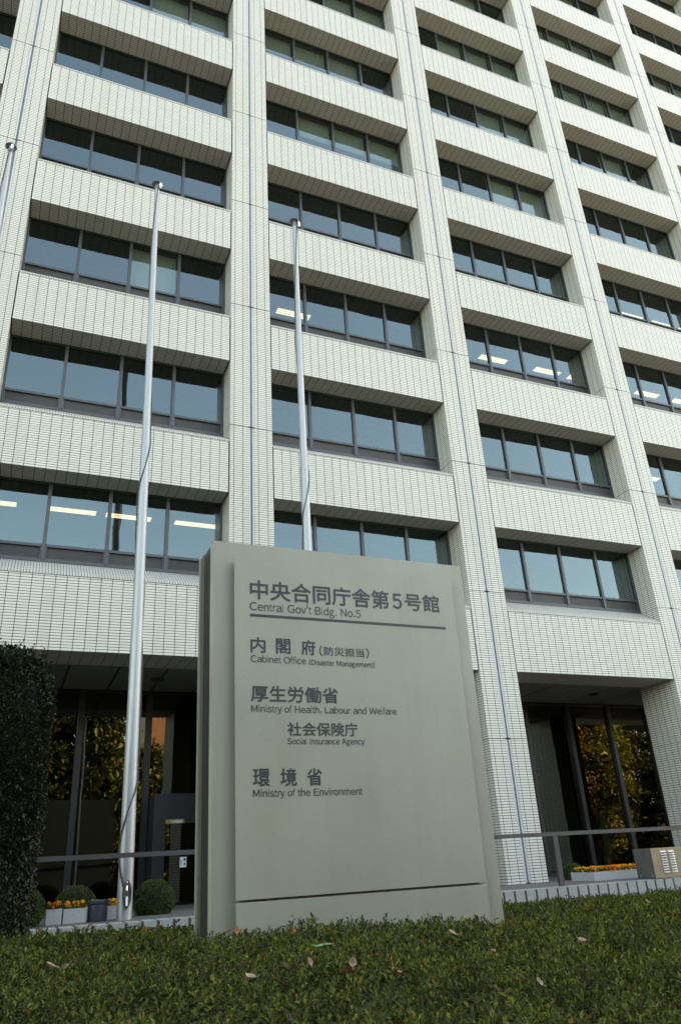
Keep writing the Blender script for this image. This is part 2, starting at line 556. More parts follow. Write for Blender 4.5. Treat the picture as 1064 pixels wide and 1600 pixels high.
# ------------------------------------------------------------------ lettering
def text_mesh(txt, bold=0.):
    cu = bpy.data.curves.new('lettering', 'FONT')
    cu.body = txt; cu.size = 1; cu.offset = bold; cu.extrude = .0
    cu.resolution_u = 6
    o = bpy.data.objects.new('lettering', cu); COL.objects.link(o)
    bpy.context.view_layer.update()
    me = bpy.data.meshes.new_from_object(o.evaluated_get(bpy.context.evaluated_depsgraph_get()))
    bpy.data.objects.remove(o); bpy.data.curves.remove(cu)
    v = np.empty(len(me.vertices) * 3, np.float32); me.vertices.foreach_get('co', v)
    return me, v.reshape(-1, 3)
def put_text(verts, faces, parent, m):
    me = bpy.data.meshes.new('lettering')
    me.from_pydata([tuple(v) for v in verts], [], faces)
    me.materials.append(m); me.update()
    o = bpy.data.objects.new('lettering', me); COL.objects.link(o)
    o.parent = parent
    return o
def lettering(txt, x0, x1, z0, hgt, y, parent, m, bold=0.):
    """kanji on an x-z plane facing -y, ink filling the box x0..x1, z0..z0+hgt; bold: stroke widening in metres"""
    me, v = text_mesh(txt)
    fs = [tuple(p.vertices) for p in me.polygons]
    lo, hi_ = v.min(0), v.max(0)
    bx = x0 + bold + (v[:, 0] - lo[0]) / (hi_[0] - lo[0]) * (x1 - x0 - 2 * bold)
    bz = z0 + bold + (v[:, 1] - lo[1]) / (hi_[1] - lo[1]) * (hgt - 2 * bold)
    V, F = [], []
    sh = [(0, 0)] if not bold else [(0, 0), (bold, 0), (-bold, 0), (0, bold), (0, -bold), (.7 * bold, .7 * bold), (-.7 * bold, -.7 * bold), (.7 * bold, -.7 * bold), (-.7 * bold, .7 * bold)]
    for i, (dx, dz) in enumerate(sh):
        n0 = len(V)
        V += list(np.stack([bx + dx, np.full(len(v), y - i * .00012), bz + dz], 1))
        F += [tuple(q + n0 for q in f) for f in fs]
    return put_text(V, F, parent, m)
# advance widths and ink edges (thousandths of the size) of a plain grotesque alphabet
GW = {' ': (278, 0, 0), 'C': (722, 44, 681), 'e': (556, 40, 516), 'n': (556, 65, 491), 't': (278, 14, 257), 'r': (333, 77, 332), 'a': (556, 36, 530), 'l': (222, 67, 155),
 'G': (778, 48, 704), 'o': (556, 35, 521), 'v': (500, 8, 492), "'": (222, 53, 157), 'B': (667, 74, 627), 'd': (556, 35, 499), 'g': (556, 40, 499), '.': (278, 87, 191),
 'N': (722, 76, 646), '5': (556, 32, 514), 'b': (556, 58, 517), 'i': (222, 67, 155), 'O': (778, 39, 739), 'f': (278, 14, 262), 'c': (500, 30, 477), '(': (333, 68, 299),
 ')': (333, 34, 265), 'D': (722, 81, 674), 's': (500, 32, 464), 'M': (833, 73, 761), 'm': (833, 65, 769), 'y': (500, 11, 489), 'H': (722, 77, 646), 'h': (556, 65, 491),
 'L': (556, 76, 537), 'u': (556, 68, 489), 'W': (944, 16, 928), 'S': (667, 49, 620), 'I': (278, 91, 188), 'A': (667, 14, 654), 'E': (667, 86, 616), ',': (278, 87, 191)}
_wide = {}
def wide(ch):
    if ch not in _wide:
        me, v = text_mesh(chr(ord(ch) + 0xFEE0))
        _wide[ch] = ([tuple(p.vertices) for p in me.polygons], v.copy())
    return _wide[ch]
def latin(txt, x0, x1, base, cap, y, parent, m, bold=.0009):
    capw = wide('H')[1][:, 1].max()
    pen, items = 0, []
    for ch in txt:
        adv, a_, b_ = GW[ch]
        if ch != ' ': items.append((ch, pen + a_, pen + b_))
        pen += adv
    l0_, l1_ = items[0][1], items[-1][2]
    V, F = [], []
    for ch, a_, b_ in items:
        fs, v = wide(ch)
        lo, hi_ = v[:, 0].min(), v[:, 0].max()
        gx = x0 + (a_ + (v[:, 0] - lo) / (hi_ - lo) * (b_ - a_) - l0_) / (l1_ - l0_) * (x1 - x0)
        gz = base + v[:, 1] * cap / capw
        for i, (dx, dz) in enumerate(((0, 0), (bold, 0), (-bold, 0), (0, bold), (0, -bold))):
            n0 = len(V)
            V += list(np.stack([gx + dx, np.full(len(v), y - i * .00012), gz + dz], 1))
            F += [tuple(q + n0 for q in f) for f in fs]
    return put_text(V, F, parent, m)

# notice on the entrance door
nt_ = MB(); nt_.box(5.31, 5.45, 2.70, 2.706, -5.92, -5.72)
no = nt_.build('door_notice', WHITE, bld); no.matrix_parent_inverse = inv
a = lettering('開', 5.385, 5.437, -5.805, .062, 2.696, no, INK, .002)
a = lettering('館', 5.385, 5.437, -5.89, .062, 2.696, no, INK, .002)
for z in (-5.80, -5.84, -5.88):
    q = MB(); q.box(5.325, 5.35, 2.696, 2.6995, z - .012, z + .012); q.build('notice_mark', INK, no)

# ------------------------------------------------------------------ monument sign
SX0, SX1, SZ1, SZ0 = 3.03, 5.535, -3.40, -6.9
sign = empty('building_sign', (4.28, -9.0, SZ0))
tag(sign, 'big olive grey slab sign lettered with ministry names, standing in the low hedge', 'sign')
def sg(mb, name, m, bev=0.):
    # the slab narrows very slightly towards its foot
    for i, (x, y, z) in enumerate(mb.v):
        t = min(1.12, max(0., (SZ1 - z) / 3.03)); q = (x - SX0) / (SX1 - SX0)
        mb.v[i] = (x + t * (.034 * (1 - q) - .014 * q), y, z)
    o = mb.build(name, m, sign, bevel=bev)
    o.matrix_parent_inverse = Matrix.Translation((-4.28, 9.0, -SZ0)); return o
f = MB(); f.box(SX0, SX1, -9.20, -9.09, SZ0, SZ1); sg(f, 'front_slab', SIGNP, .006)
for y0, y1 in ((-9.045, -9.03), (-8.985, -8.97), (-8.925, -8.91)):
    f = MB(); f.box(SX0 + .002, SX1 - .002, y0, y1, SZ0, SZ1 - .004); sg(f, 'fin', SIGNE, .002)
f = MB(); f.box(SX0 + .3, SX1 - .3, -9.09, -8.87, SZ0, SZ1 - .05); sg(f, 'core', SIGND)
f = MB(); f.box(SX0, SX1, -8.87, -8.76, SZ0, SZ1); sg(f, 'rear_slab', SIGNE, .006)
f = MB(); f.box(SX0 - .018, SX1 + .018, -8.76, -8.735, SZ0, SZ1 + .004); sg(f, 'back_plate', SIGNP, .004)
PX0, PX1 = 3.20, 5.375
def panel(z0, z1, name):
    f = MB(); y0, y1 = -9.265, -9.247
    bx = .012
    f.quad([(PX0, y0, z0), (PX1 - bx, y0, z0), (PX1 - bx, y0, z1 - .006), (PX0, y0, z1 - .006)])
    f.quad([(PX1 - bx, y0, z0), (PX1, y1, z0), (PX1, y1, z1), (PX1 - bx, y0, z1 - .006)])
    f.quad([(PX0, y1, z0), (PX0, y0, z0), (PX0, y0, z1 - .006), (PX0, y1, z1)])
    f.quad([(PX0, y0, z1 - .006), (PX1 - bx, y0, z1 - .006), (PX1, y1, z1), (PX0, y1, z1)])
    f.quad([(PX0, y1, z0), (PX1, y1, z0), (PX1 - bx, y0, z0), (PX0, y0, z0)])
    f.quad([(PX0, y1, z0), (PX0, y1, z1), (PX1, y1, z1), (PX1, y1, z0)])
    k = MB(); k.box(PX0 + .03, PX1 - .03, -9.2469, -9.2005, z0, z1 - .03); sg(k, 'panel_gap_shade', SIGNE)  # dark core: its colour deepens the shade in the gap behind the panel
    return sg(f, name, SIGNP)
pan = panel(-6.232, -3.57, 'name_panel')
panel(-6.85, -6.247, 'base_panel')
TY = -9.2665
sinv = Matrix.Translation((-4.28, 9.0, -SZ0))
def line(txt, x0, x1, z0, h, bold=.0028):
    o = lettering(txt, x0, x1, z0, h, TY, sign, INK, bold); o.matrix_parent_inverse = sinv
def eng(txt, x0, x1, z0, cap):
    o = latin(txt, x0, x1, z0, cap, TY, sign, INK); o.matrix_parent_inverse = sinv
line('中央合同庁舎第', 3.338, 4.672, -3.935, .178, .0038)
line('５', 4.706, 4.803, -3.922, .150, .0036)
line('号館', 4.835, 5.203, -3.930, .172, .0034)
eng("Central Gov't Bldg. No.5", 3.338, 4.372, -4.033, .071)
f = MB(); f.box(3.334, 5.246, -9.268, -9.2655, -4.088, -4.066); sg(f, 'rule_line', INK)
for ch, a, b_ in (('内', 3.342, 3.473), ('閣', 3.564, 3.694), ('府', 3.790, 3.922)):
    line(ch, a, b_, -4.401, .134, .0028)
line('（', 3.957, 3.986, -4.402, .092, .001)
line('防災担当', 4.000, 4.380, -4.395, .078, .0014)
line('）', 4.396, 4.428, -4.402, .092, .001)
eng('Cabinet Office', 3.344, 3.829, -4.479, .055)
eng('(Disaster Management)', 3.859, 4.473, -4.482, .045)
line('厚生労働省', 3.342, 4.112, -4.805, .134)
eng('Ministry of Health, Labour and Welfare', 3.346, 4.652, -4.886, .054)
line('社会保険庁', 3.649, 4.273, -5.073, .110, .0022)
eng('Social Insurance Agency', 3.648, 4.328, -5.136, .046)
for ch, a, b_ in (('環', 3.357, 3.495), ('境', 3.580, 3.718), ('省', 3.803, 3.934)):
    line(ch, a, b_, -5.456, .134)
eng('Ministry of the Environment', 3.357, 4.280, -5.530, .052)

# ------------------------------------------------------------------ flagpoles
def flagpole():
    root = empty('flagpole', (0, 0, PZ))
    Ht = 15.93
    f = MB(); f.tube([(0, 0, 0), (0, 0, 8.55)], [.122, .089], 28)
    f.build('lower_shaft', STEEL, root, True)
    f = MB(); f.tube([(0, 0, 8.55), (0, 0, Ht - .2)], [.083, .056], 28)
    f.build('upper_shaft', STEEL, root, True)
    f = MB(); f.lathe((0, 0, 8.5), [(.09, 0), (.094, .01), (.094, .09), (.084, .11)], 28); f.build('joint_collar', STEEL, root, True)
    f = MB(); f.lathe((0, 0, Ht), [(.001, -.2), (.05, -.2), (.062, -.19), (.062, -.11), (.045, -.10), (.04, -.03), (.12, -.012), (.128, .0), (.115, .02), (.05, .035), (.001, .038)], 32)
    f.build('truck_cap', ALU_D, root, True)
    f = MB(); f.box(.045, .10, -.10, -.05, Ht - .17, Ht - .03); f.tube([(.03, -.075, Ht - .12), (.12, -.075, Ht - .12)], .035, 16)
    f.build('pulley', CHROME, root)
        # halyard winding slowly round the shaft
    pts = []
    hz = [.45, 1.0, 1.6, 2.1, 2.8, 4.2, 6.4, 7.4, 8.0, 8.7, 9.6, 12.5, 14.2, 15.75]
    ha = [-110, -182, -105, -18, -4, 5, 150, 176, 262, 350, 372, 500, 560, 640]
    for i in range(160):
        z = .45 + i / 159 * (15.75 - .45)
        rad = (.122 - .033 * z / 8.55) if z < 8.55 else .083 - .027 * (z - 8.55) / (Ht - 8.75)
        an = R(float(np.interp(z, hz, ha)))
        wob = .004 * math.sin(i * .9) + .003
        pts.append(((rad + .012 + wob) * math.cos(an), (rad + .012 + wob) * math.sin(an), z))
    f = MB(); f.tube(pts, .0105, 6); f.build('halyard', ROPE, root, True)
    # cleat with coiled rope, on the side towards the street
    f = MB(); f.box(-.018, .018, -.165, -.115, .38, .44); f.tube([(0, -.165, .28), (0, -.175, .36), (0, -.175, .46), (0, -.165, .54)], [.008, .015, .015, .008], 10)
    f.build('cleat', CHROME, root, True)
    f = MB()
    for j in range(5):
        ring = []
        for i in range(25):
            a_ = 2 * math.pi * i / 24
            ring.append(((.018 + .011 * j) * math.cos(a_) + .004 * (j - 2), -.175 + .007 * j + .01 * math.sin(3 * a_ + j), .36 + (.15 + .012 * j) * math.sin(a_)))
        f.tube(ring, .010, 6)
    f.build('rope_coil', ROPE, root, True)
    f = MB(); f.box(-.015, .015, -.215, -.212, .20, .33); f.build('rope_tag', WHITE, root)
    return root
fp = flagpole()
FPG = 'steel flagpoles in a row before the building'
for n, (x, rz, lean, lab) in enumerate((
        (3.59, 0, -.0145, 'steel flagpole with dark rope coiled at its foot, beside the round shrub'),
        (6.93, .5, -.002, 'steel flagpole rising behind the top edge of the sign'),
        (.25, -.4, -.0130, 'steel flagpole of which only the capped top shows, at the left edge'))):
    o = fp if n == 0 else dup(fp)
    o.location = (x, -1.45, PZ); o.rotation_euler = (0, lean, rz)
    tag(o, lab, 'flagpole', FPG)

# ------------------------------------------------------------------ kerb wall of bricks and handrail
kb = MB()
kb.box(-8, 30, -2.345, -1.96, -7.4, PZ - .012, 1)
x = -8.0
while x < 29.8:
    j = random.uniform(-.004, .004)
    kb.box(x, x + .190, -2.36 + j, -1.955, PZ - .30, PZ + .0 + j * .6, 0)
    x += .235
k = kb.build('planter_kerb', [BRICKC, JOINT], bevel=.004)
tag(k, 'low kerb of pale bricks on end with dark gaps, between hedge and plaza', 'kerb')
rail = empty('handrail', (9.2, -2.05, PZ))
tag(rail, 'dark bronze square handrail on thin posts running behind the sign', 'railing')
rinv = Matrix.Translation((-9.2, 2.05, -PZ))
f = MB(); f.box(-8, 27, -2.085, -2.015, -5.77, -5.70)
q = f.build('top_rail', RAILM, rail, bevel=.006); q.matrix_parent_inverse = rinv
f = MB(); f.box(-.055, .055, -2.08, -2.02, PZ, -5.772)
p0 = f.build('post', RAILM, rail, bevel=.004); p0.matrix_parent_inverse = rinv
for n in range(7):
    o = p0 if n == 0 else p0.copy()
    if n: COL.objects.link(o)
    o.location = (2.08 + 4.76 * (n - 1) , 0, 0)

# ------------------------------------------------------------------ steel vent cabinet on the kerb
cab = empty('vent_cabinet', (14.2, -2.05, PZ))
tag(cab, 'bronze tinted stainless steel vent box with two columns of louvres on the kerb', 'vent box')
cinv = Matrix.Translation((-14.2, 2.05, -PZ))
def cb(mb, n, m, bev=0.):
    o = mb.build(n, m, cab, bevel=bev); o.matrix_parent_inverse = cinv; return o
f = MB(); f.box(13.70, 14.90, -2.30, -1.80, PZ + .012, -6.095, 0)
cb(f, 'housing', STAINL, .006)
f = MB(); f.box(13.694, 13.6985, -2.296, -1.804, PZ + .014, -6.10, 0); cb(f, 'side_plate', STAINS)
for x0 in (13.925, 14.135):
    for j in range(9):
        z = -6.165 - j * .046
        f = MB(); f.quad([(x0, -2.302, z + .014), (x0, -2.325, z - .012), (x0 + .145, -2.325, z - .012), (x0 + .145, -2.302, z + .014)][::-1])
        f.quad([(x0, -2.302, z - .013), (x0 + .145, -2.302, z - .013), (x0 + .145, -2.325, z - .012), (x0, -2.325, z - .012)])
        f.quad([(x0, -2.302, z + .014), (x0, -2.302, z - .013), (x0, -2.325, z - .012)]); f.quad([(x0 + .145, -2.302, z + .014), (x0 + .145, -2.325, z - .012), (x0 + .145, -2.302, z - .013)])
        cb(f, 'louvre', ALUW)
for y in (-2.22, -1.90):
    f = MB(); f.tube([(13.685, y, -6.59), (13.70, y, -6.59)], .018, 12); cb(f, 'bolt', CHROME)

# ------------------------------------------------------------------ foliage builder
def leaves_mesh(name, P, D, L, Wd_, mats, fold=.25, mi=None, parent=None):
    """P leaf bases (n,3), D unit directions, L lengths, Wd_ widths: each leaf two folded triangles-pairs (own island)"""
    n = len(P)
    up = rng.normal(size=(n, 3)) * .35 + np.array([0, 0, 1.])
    S = np.cross(D, up); S /= np.linalg.norm(S, axis=1)[:, None] + 1e-9
    U = np.cross(S, D)
    L = L[:, None]; W = Wd_[:, None]
    mid = P + D * L * .55
    v = np.empty((n, 4, 3))
    v[:, 0] = P
    v[:, 1] = mid + S * W * .5 + U * W * fold
    v[:, 2] = P + D * L - U * L * .12
    v[:, 3] = mid - S * W * .5 + U * W * fold
    idx = np.arange(n)[:, None] * 4
    tris = np.concatenate([idx + np.array([0, 1, 2]), idx + np.array([0, 2, 3])], 1).reshape(-1, 3)
    me = bpy.data.meshes.new(name)
    me.vertices.add(n * 4); me.vertices.foreach_set('co', v.astype(np.float32).ravel())
    me.loops.add(len(tris) * 3); me.loops.foreach_set('vertex_index', tris.astype(np.int32).ravel())
    me.polygons.add(len(tris)); me.polygons.foreach_set('loop_start', np.arange(0, len(tris) * 3, 3, dtype=np.int32))
    for m in mats: me.materials.append(m)
    if mi is not None: me.polygons.foreach_set('material_index', np.repeat(mi, 2).astype(np.int32))
    me.update(calc_edges=True); me.validate()
    o = bpy.data.objects.new(name, me); COL.objects.link(o)
    if parent: o.parent = parent
    return o

def unit(a): return a / (np.linalg.norm(a, axis=1)[:, None] + 1e-9)

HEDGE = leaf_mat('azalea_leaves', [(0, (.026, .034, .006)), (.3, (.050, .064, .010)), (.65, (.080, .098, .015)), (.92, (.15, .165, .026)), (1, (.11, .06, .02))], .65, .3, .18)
YEW = leaf_mat('dark_evergreen_leaves', [(0, (.008, .013, .006)), (.5, (.015, .024, .010)), (1, (.030, .040, .016))])
BOX_L = leaf_mat('box_leaves', [(0, (.032, .058, .016)), (.5, (.052, .09, .024)), (1, (.085, .125, .034))])

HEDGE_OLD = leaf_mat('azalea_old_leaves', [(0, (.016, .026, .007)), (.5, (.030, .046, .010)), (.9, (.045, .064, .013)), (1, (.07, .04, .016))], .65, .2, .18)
# ---- low azalea hedge in the foreground
def hill(x, y):
    t = np.clip((y + 9.2) / 6.8, -.3, 1)
    za = -6.435 - .032 * (x - 3)
    zb_ = -6.81 - .006 * (x - 3)
    z = za + (zb_ - za) * np.clip(t, 0, 1)
    z = np.where(t < 0, za + .1 * t, z)
    z = z + .022 * np.sin(2.1 * x + .7 * y) * np.cos(1.7 * y - .6 * x) + .014 * np.sin(5.3 * x + 1) * np.sin(4.7 * y + 2)
    return z
sb = MB()
nx, ny = 60, 30
gx = np.linspace(-8, 24, nx + 1); gy = np.linspace(-13.7, -2.3, ny + 1)
gz = hill(gx[:, None], gy[None, :]) - .10
for i in range(nx):
    for j in range(ny):
        sb.quad([(gx[i], gy[j], gz[i, j]), (gx[i + 1], gy[j], gz[i + 1, j]), (gx[i + 1], gy[j + 1], gz[i + 1, j + 1]), (gx[i], gy[j + 1], gz[i, j + 1])])
structure(sb.build('soil', SOIL, smooth=True))
cx, cy = 1.57, -15.22
def shoots(n):
    """random shoot positions: dense near the viewer and thinning with distance"""
    x = rng.uniform(-8, 24, n); y = rng.uniform(-13.65, -2.38, n)
    d = np.hypot(x - cx, y - cy)
    ang = np.degrees(np.arctan2(x - cx, y - cy))
    inview = (ang > -12) & (ang < 55)
    dens = np.clip((4.2 / d) ** 1.35, 0, 1) * np.where(inview, 1, .12)
    keep = rng.uniform(size=n) < dens
    insign = (x > 3.0) & (x < 5.56) & (y > -9.27) & (y < -8.72)
    keep &= ~insign
    return x[keep], y[keep], d[keep]
x, y, d = shoots(380000)
ns = len(x)
z = hill(x, y) + rng.normal(0, .020, ns) - .012 + np.where(rng.uniform(size=ns) < .012, rng.uniform(.015, .04, ns), 0)
# clumps: taller and lower tufts
cl = .042 * np.sin(9.1 * x + 3 * np.sin(2.3 * y)) * np.sin(8.3 * y + 2 * np.sin(3.1 * x))
z += cl
nl = 9
sc = np.clip((d / 4.5) ** .55, .85, 1.9)
P, D, LL, WW, MI = [], [], [], [], []
young = rng.uniform(size=ns) < .62
lean = rng.normal(0, .3, (ns, 2))
axis = unit(np.stack([lean[:, 0], lean[:, 1], np.ones(ns)], 1))
a0 = rng.uniform(0, 6.28, ns)
for k in range(nl):
    a = a0 + k * 2.4 + rng.normal(0, .25, ns)
    el = np.where(k < 2, R(60), np.where(k < 5, R(28), R(0))) + rng.normal(0, .2, ns)
    t = unit(np.cross(axis, np.array([1., .13, .2])))
    s_ = np.cross(axis, t)
    dr = unit((t * np.cos(a)[:, None] + s_ * np.sin(a)[:, None]) * np.cos(el)[:, None] + axis * np.sin(el)[:, None])
    P.append(np.stack([x, y, z], 1) - axis * (.012 * k * sc)[:, None])
    D.append(dr)
    l = rng.uniform(.019, .037, ns) * sc * (1.0 if k < 5 else 1.15)
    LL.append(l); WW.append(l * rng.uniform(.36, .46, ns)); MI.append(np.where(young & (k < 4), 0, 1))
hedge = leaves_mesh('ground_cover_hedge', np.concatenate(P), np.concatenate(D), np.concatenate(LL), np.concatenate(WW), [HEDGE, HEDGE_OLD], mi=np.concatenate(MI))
tag(hedge, 'low clipped azalea hedge spreading across the foreground', 'hedge', kind='stuff')
# retaining wall of the bed on the street side
f = MB(); f.box(-8, 24, -13.95, -13.7, -7.49, -6.62)
tag(f.build('retaining_wall', CONC, bevel=.01), 'low concrete wall holding the hedge bed along the pavement', 'wall')

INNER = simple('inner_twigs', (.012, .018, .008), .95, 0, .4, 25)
# ---- clipped balls and the tall clipped shrub
def shell_leaves(name, fn, n, size, m, depth=.07):
    u = unit(rng.normal(size=(n, 3)))
    P_ = fn(u)
    c_ = fn(np.zeros((1, 3)))[0]
    nrm = unit(P_ - c_)
    P_ = P_ - nrm * rng.uniform(0, depth, n)[:, None] ** 1.0
    D_ = unit(nrm * rng.uniform(.3, 1.0, n)[:, None] + rng.normal(0, .55, (n, 3)))
    l = rng.uniform(.6, 1.2, n) * size
    return leaves_mesh(name, P_, D_, l, l * rng.uniform(.45, .6, n), [m])
def ball(cx_, cy_, cz_, rx, rz, lab, n=15000):
    def fn(u):
        lump = 1 + .025 * np.sin(7 * u[:, :1] + 3) * np.sin(6 * u[:, 1:2]) + .02 * np.sin(11 * u[:, 2:3] + 5 * u[:, :1])
        return np.array([cx_, cy_, cz_]) + u * np.array([rx, rx, rz]) * lump
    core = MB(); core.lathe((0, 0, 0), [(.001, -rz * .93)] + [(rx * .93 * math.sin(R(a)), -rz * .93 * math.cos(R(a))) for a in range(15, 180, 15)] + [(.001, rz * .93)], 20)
    root = empty('clipped_ball_shrub', (cx_, cy_, PZ))
    o = shell_leaves('foliage', fn, n, .03, BOX_L, .05); o.parent = root; o.location = (-cx_, -cy_, -PZ)
    q = core.build('branches', INNER, root, True); q.location = (0, 0, cz_ - PZ)
    tag(root, lab, 'shrub', 'clipped ball shrubs on the plaza')
ball(2.06, -1.45, -6.42, .34, .32, 'round clipped shrub at far left, half hidden by the tall dark shrub')
ball(2.92, -.55, -6.45, .33, .32, 'round clipped shrub behind the orange flowers, left of the near flagpole')
ball(4.24, -.4, -6.44, .345, .335, 'round clipped shrub right of the near flagpole, before the entrance door')
ball(13.76, .3, -6.60, .30, .28, 'small dark round shrub behind the handrail post at right')

def tall_fn(u):
    h = np.array([.76, .75, 1.83])
    s_ = np.max(np.abs(u) / np.array([1, 1, 1]), axis=1, keepdims=True) + 1e-6
    q = u / (np.sum(np.abs(u) ** 5, axis=1, keepdims=True) ** (1 / 5) + 1e-6)
    if len(u) == 1: q = u
    lump = 1 + .03 * np.sin(9.5 * q[:, 2:3] + 2 * q[:, :1]) + .03 * np.sin(9 * q[:, 1:2] + 14 * q[:, 2:3]) * np.sin(7 * q[:, :1] + 3) + .022 * np.sin(31 * q[:, 2:3] + 5 * q[:, 1:2]) * np.sin(17 * q[:, 1:2] + 13 * q[:, :1])
    lump = lump + np.where(rng.uniform(size=(len(u), 1)) < .05, rng.uniform(0, .07, (len(u), 1)), 0)
    return np.array([1.29, -4.5, -5.12]) + q * h * lump
o = empty('tall_clipped_shrub', (1.29, -4.5, -6.75))
tag(o, 'tall dark clipped evergreen shrub at the left edge beside the kerb', 'shrub')
fo = shell_leaves('foliage', tall_fn, 120000, .05, YEW, .12); fo.parent = o; fo.location = (-1.29, 4.5, 6.75)
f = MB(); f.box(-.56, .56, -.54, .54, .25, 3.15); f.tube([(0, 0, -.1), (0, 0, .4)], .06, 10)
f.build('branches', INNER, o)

# ------------------------------------------------------------------ planters with marigolds, ash bin
PET = [simple('orange_petals', (.80, .20, .01), .6, 0, .25, 40), simple('yellow_petals', (.85, .48, .02), .6, 0, .2, 40)]
def planter(x0, x1, y0, y1, zt, lab, yel=.5):
    root = empty('flower_planter', ((x0 + x1) / 2, (y0 + y1) / 2, PZ))
    mi = Matrix.Translation((-(x0 + x1) / 2, -(y0 + y1) / 2, -PZ))
    f = MB(); t = .035
    f.box(x0, x1, y0, y0 + t, PZ + .004, zt); f.box(x0, x1, y1 - t, y1, PZ + .004, zt)
    f.box(x0, x0 + t, y0 + t, y1 - t, PZ + .004, zt); f.box(x1 - t, x1, y0 + t, y1 - t, PZ + .004, zt)
    f.box(x0 + t, x1 - t, y0 + t, y1 - t, PZ + .01, zt - .03, 1)
    q = f.build('trough', [GRANITE, SOIL], root); q.matrix_parent_inverse = mi
    n = int(5200 * (x1 - x0) * (y1 - y0)) + 150
    P_ = np.stack([rng.uniform(x0 + .02, x1 - .02, n), rng.uniform(y0 + .02, y1 - .02, n), zt + rng.uniform(-.03, .05, n)], 1)
    D_ = unit(rng.normal(0, .6, (n, 3)) + np.array([0, 0, .7]))
    l = rng.uniform(.025, .05, n)
    q = leaves_mesh('flower_leaves', P_, D_, l, l * .4, [BOX_L]); q.parent = root; q.matrix_parent_inverse = mi
    # blossoms: ruffled heads, one mesh of petals per colour
    nb = int(190 * (x1 - x0) * (y1 - y0)) + 6
    for ci in (0, 1):
        n_ = max(2, int(2 * nb * (yel if ci else 1 - yel)))
        cs = np.stack([rng.uniform(x0 + .02, x1 - .02, n_), rng.uniform(y0 + .0, y1 - .03, n_), zt + rng.uniform(.0, .085, n_)], 1)
        PP, DD = [], []
        for c_ in cs:
            m_ = 26
            d_ = unit(rng.normal(size=(m_, 3)) + np.array([0, 0, .35]))
            PP.append(c_ + d_ * .006); DD.append(d_)
        PP, DD = np.concatenate(PP), np.concatenate(DD)
        l = rng.uniform(.016, .028, len(PP))
        q = leaves_mesh('blossoms', PP, DD, l, l * .9, [PET[ci]]); q.parent = root; q.matrix_parent_inverse = mi
        q['kind'] = 'stuff'
    tag(root, lab, 'planter', 'granite flower planters')
planter(2.43, 2.66, -1.40, -1.10, -6.43, 'short pale granite planter of orange flowers beside the leftmost round shrub', .12)
planter(2.68, 3.02, -1.40, -1.10, -6.44, 'pale granite planter of yellow flowers between the short planter and the bin', .78)
planter(3.05, 3.60, -1.06, -.78, -6.45, 'pale granite planter of yellow flowers behind the bin and flagpole', .8)
planter(13.095, 14.6, -1.20, -.45, -6.48, 'long pale granite planter of orange and yellow flowers left of the steel vent box', .5)
f = MB(); f.lathe((3.2, -1.3, PZ), [(.001, .005), (.14, .005), (.145, .02), (.15, .24), (.165, .25), (.17, .262), (.17, .295), (.16, .305), (.12, .30), (.11, .26), (.001, .255)], 36)
tag(f.build('ash_bin', BINM, smooth=True), 'dark blue grey round ash bin beside the near flagpole foot', 'bin')

# teal glass totem inside the lobby at right
f = MB(); f.box(17.93, 18.17, 4.0, 4.12, PZ + .01, -5.01)
tag(f.build('lobby_totem', simple('teal_panel', (.12, .20, .21), .4), bevel=.01), 'slim teal upright panel behind the lobby glass above the long planter', 'totem')

# ------------------------------------------------------------------ fallen leaves on the hedge
DRY = [simple('dry_tan_leaf', (.17, .11, .07), .8, 0, .3, 60), simple('dry_rust_leaf', (.26, .085, .03), .8, 0, .3, 60), simple('dry_cream_leaf', (.20, .145, .095), .8, 0, .2, 60)]
def leaf_mesh(ln, wd, curl, m):
    f = MB(); n = 7
    prof = [(0, .03), (.12, .35), (.3, .85), (.5, 1.), (.7, .8), (.87, .4), (1, .02)]
    L_, Rr, C_ = [], [], []
    for t, ww in prof:
        y_ = (t - .5) * ln
        zc = curl * (4 * (t - .5) ** 2) * ln
        C_.append((0, y_, zc)); L_.append((-wd / 2 * ww, y_, zc + .30 * wd * ww)); Rr.append((wd / 2 * ww, y_ + .04 * ln, zc + .22 * wd * ww))
    for i in range(n - 1):
        f.quad([L_[i], C_[i], C_[i + 1], L_[i + 1]]); f.quad([C_[i], Rr[i], Rr[i + 1], C_[i + 1]])
    f.tube([(0, -ln / 2 - .25 * ln, curl * ln + .01), (0, -ln / 2, curl * ln)], .0012, 5)
    return f
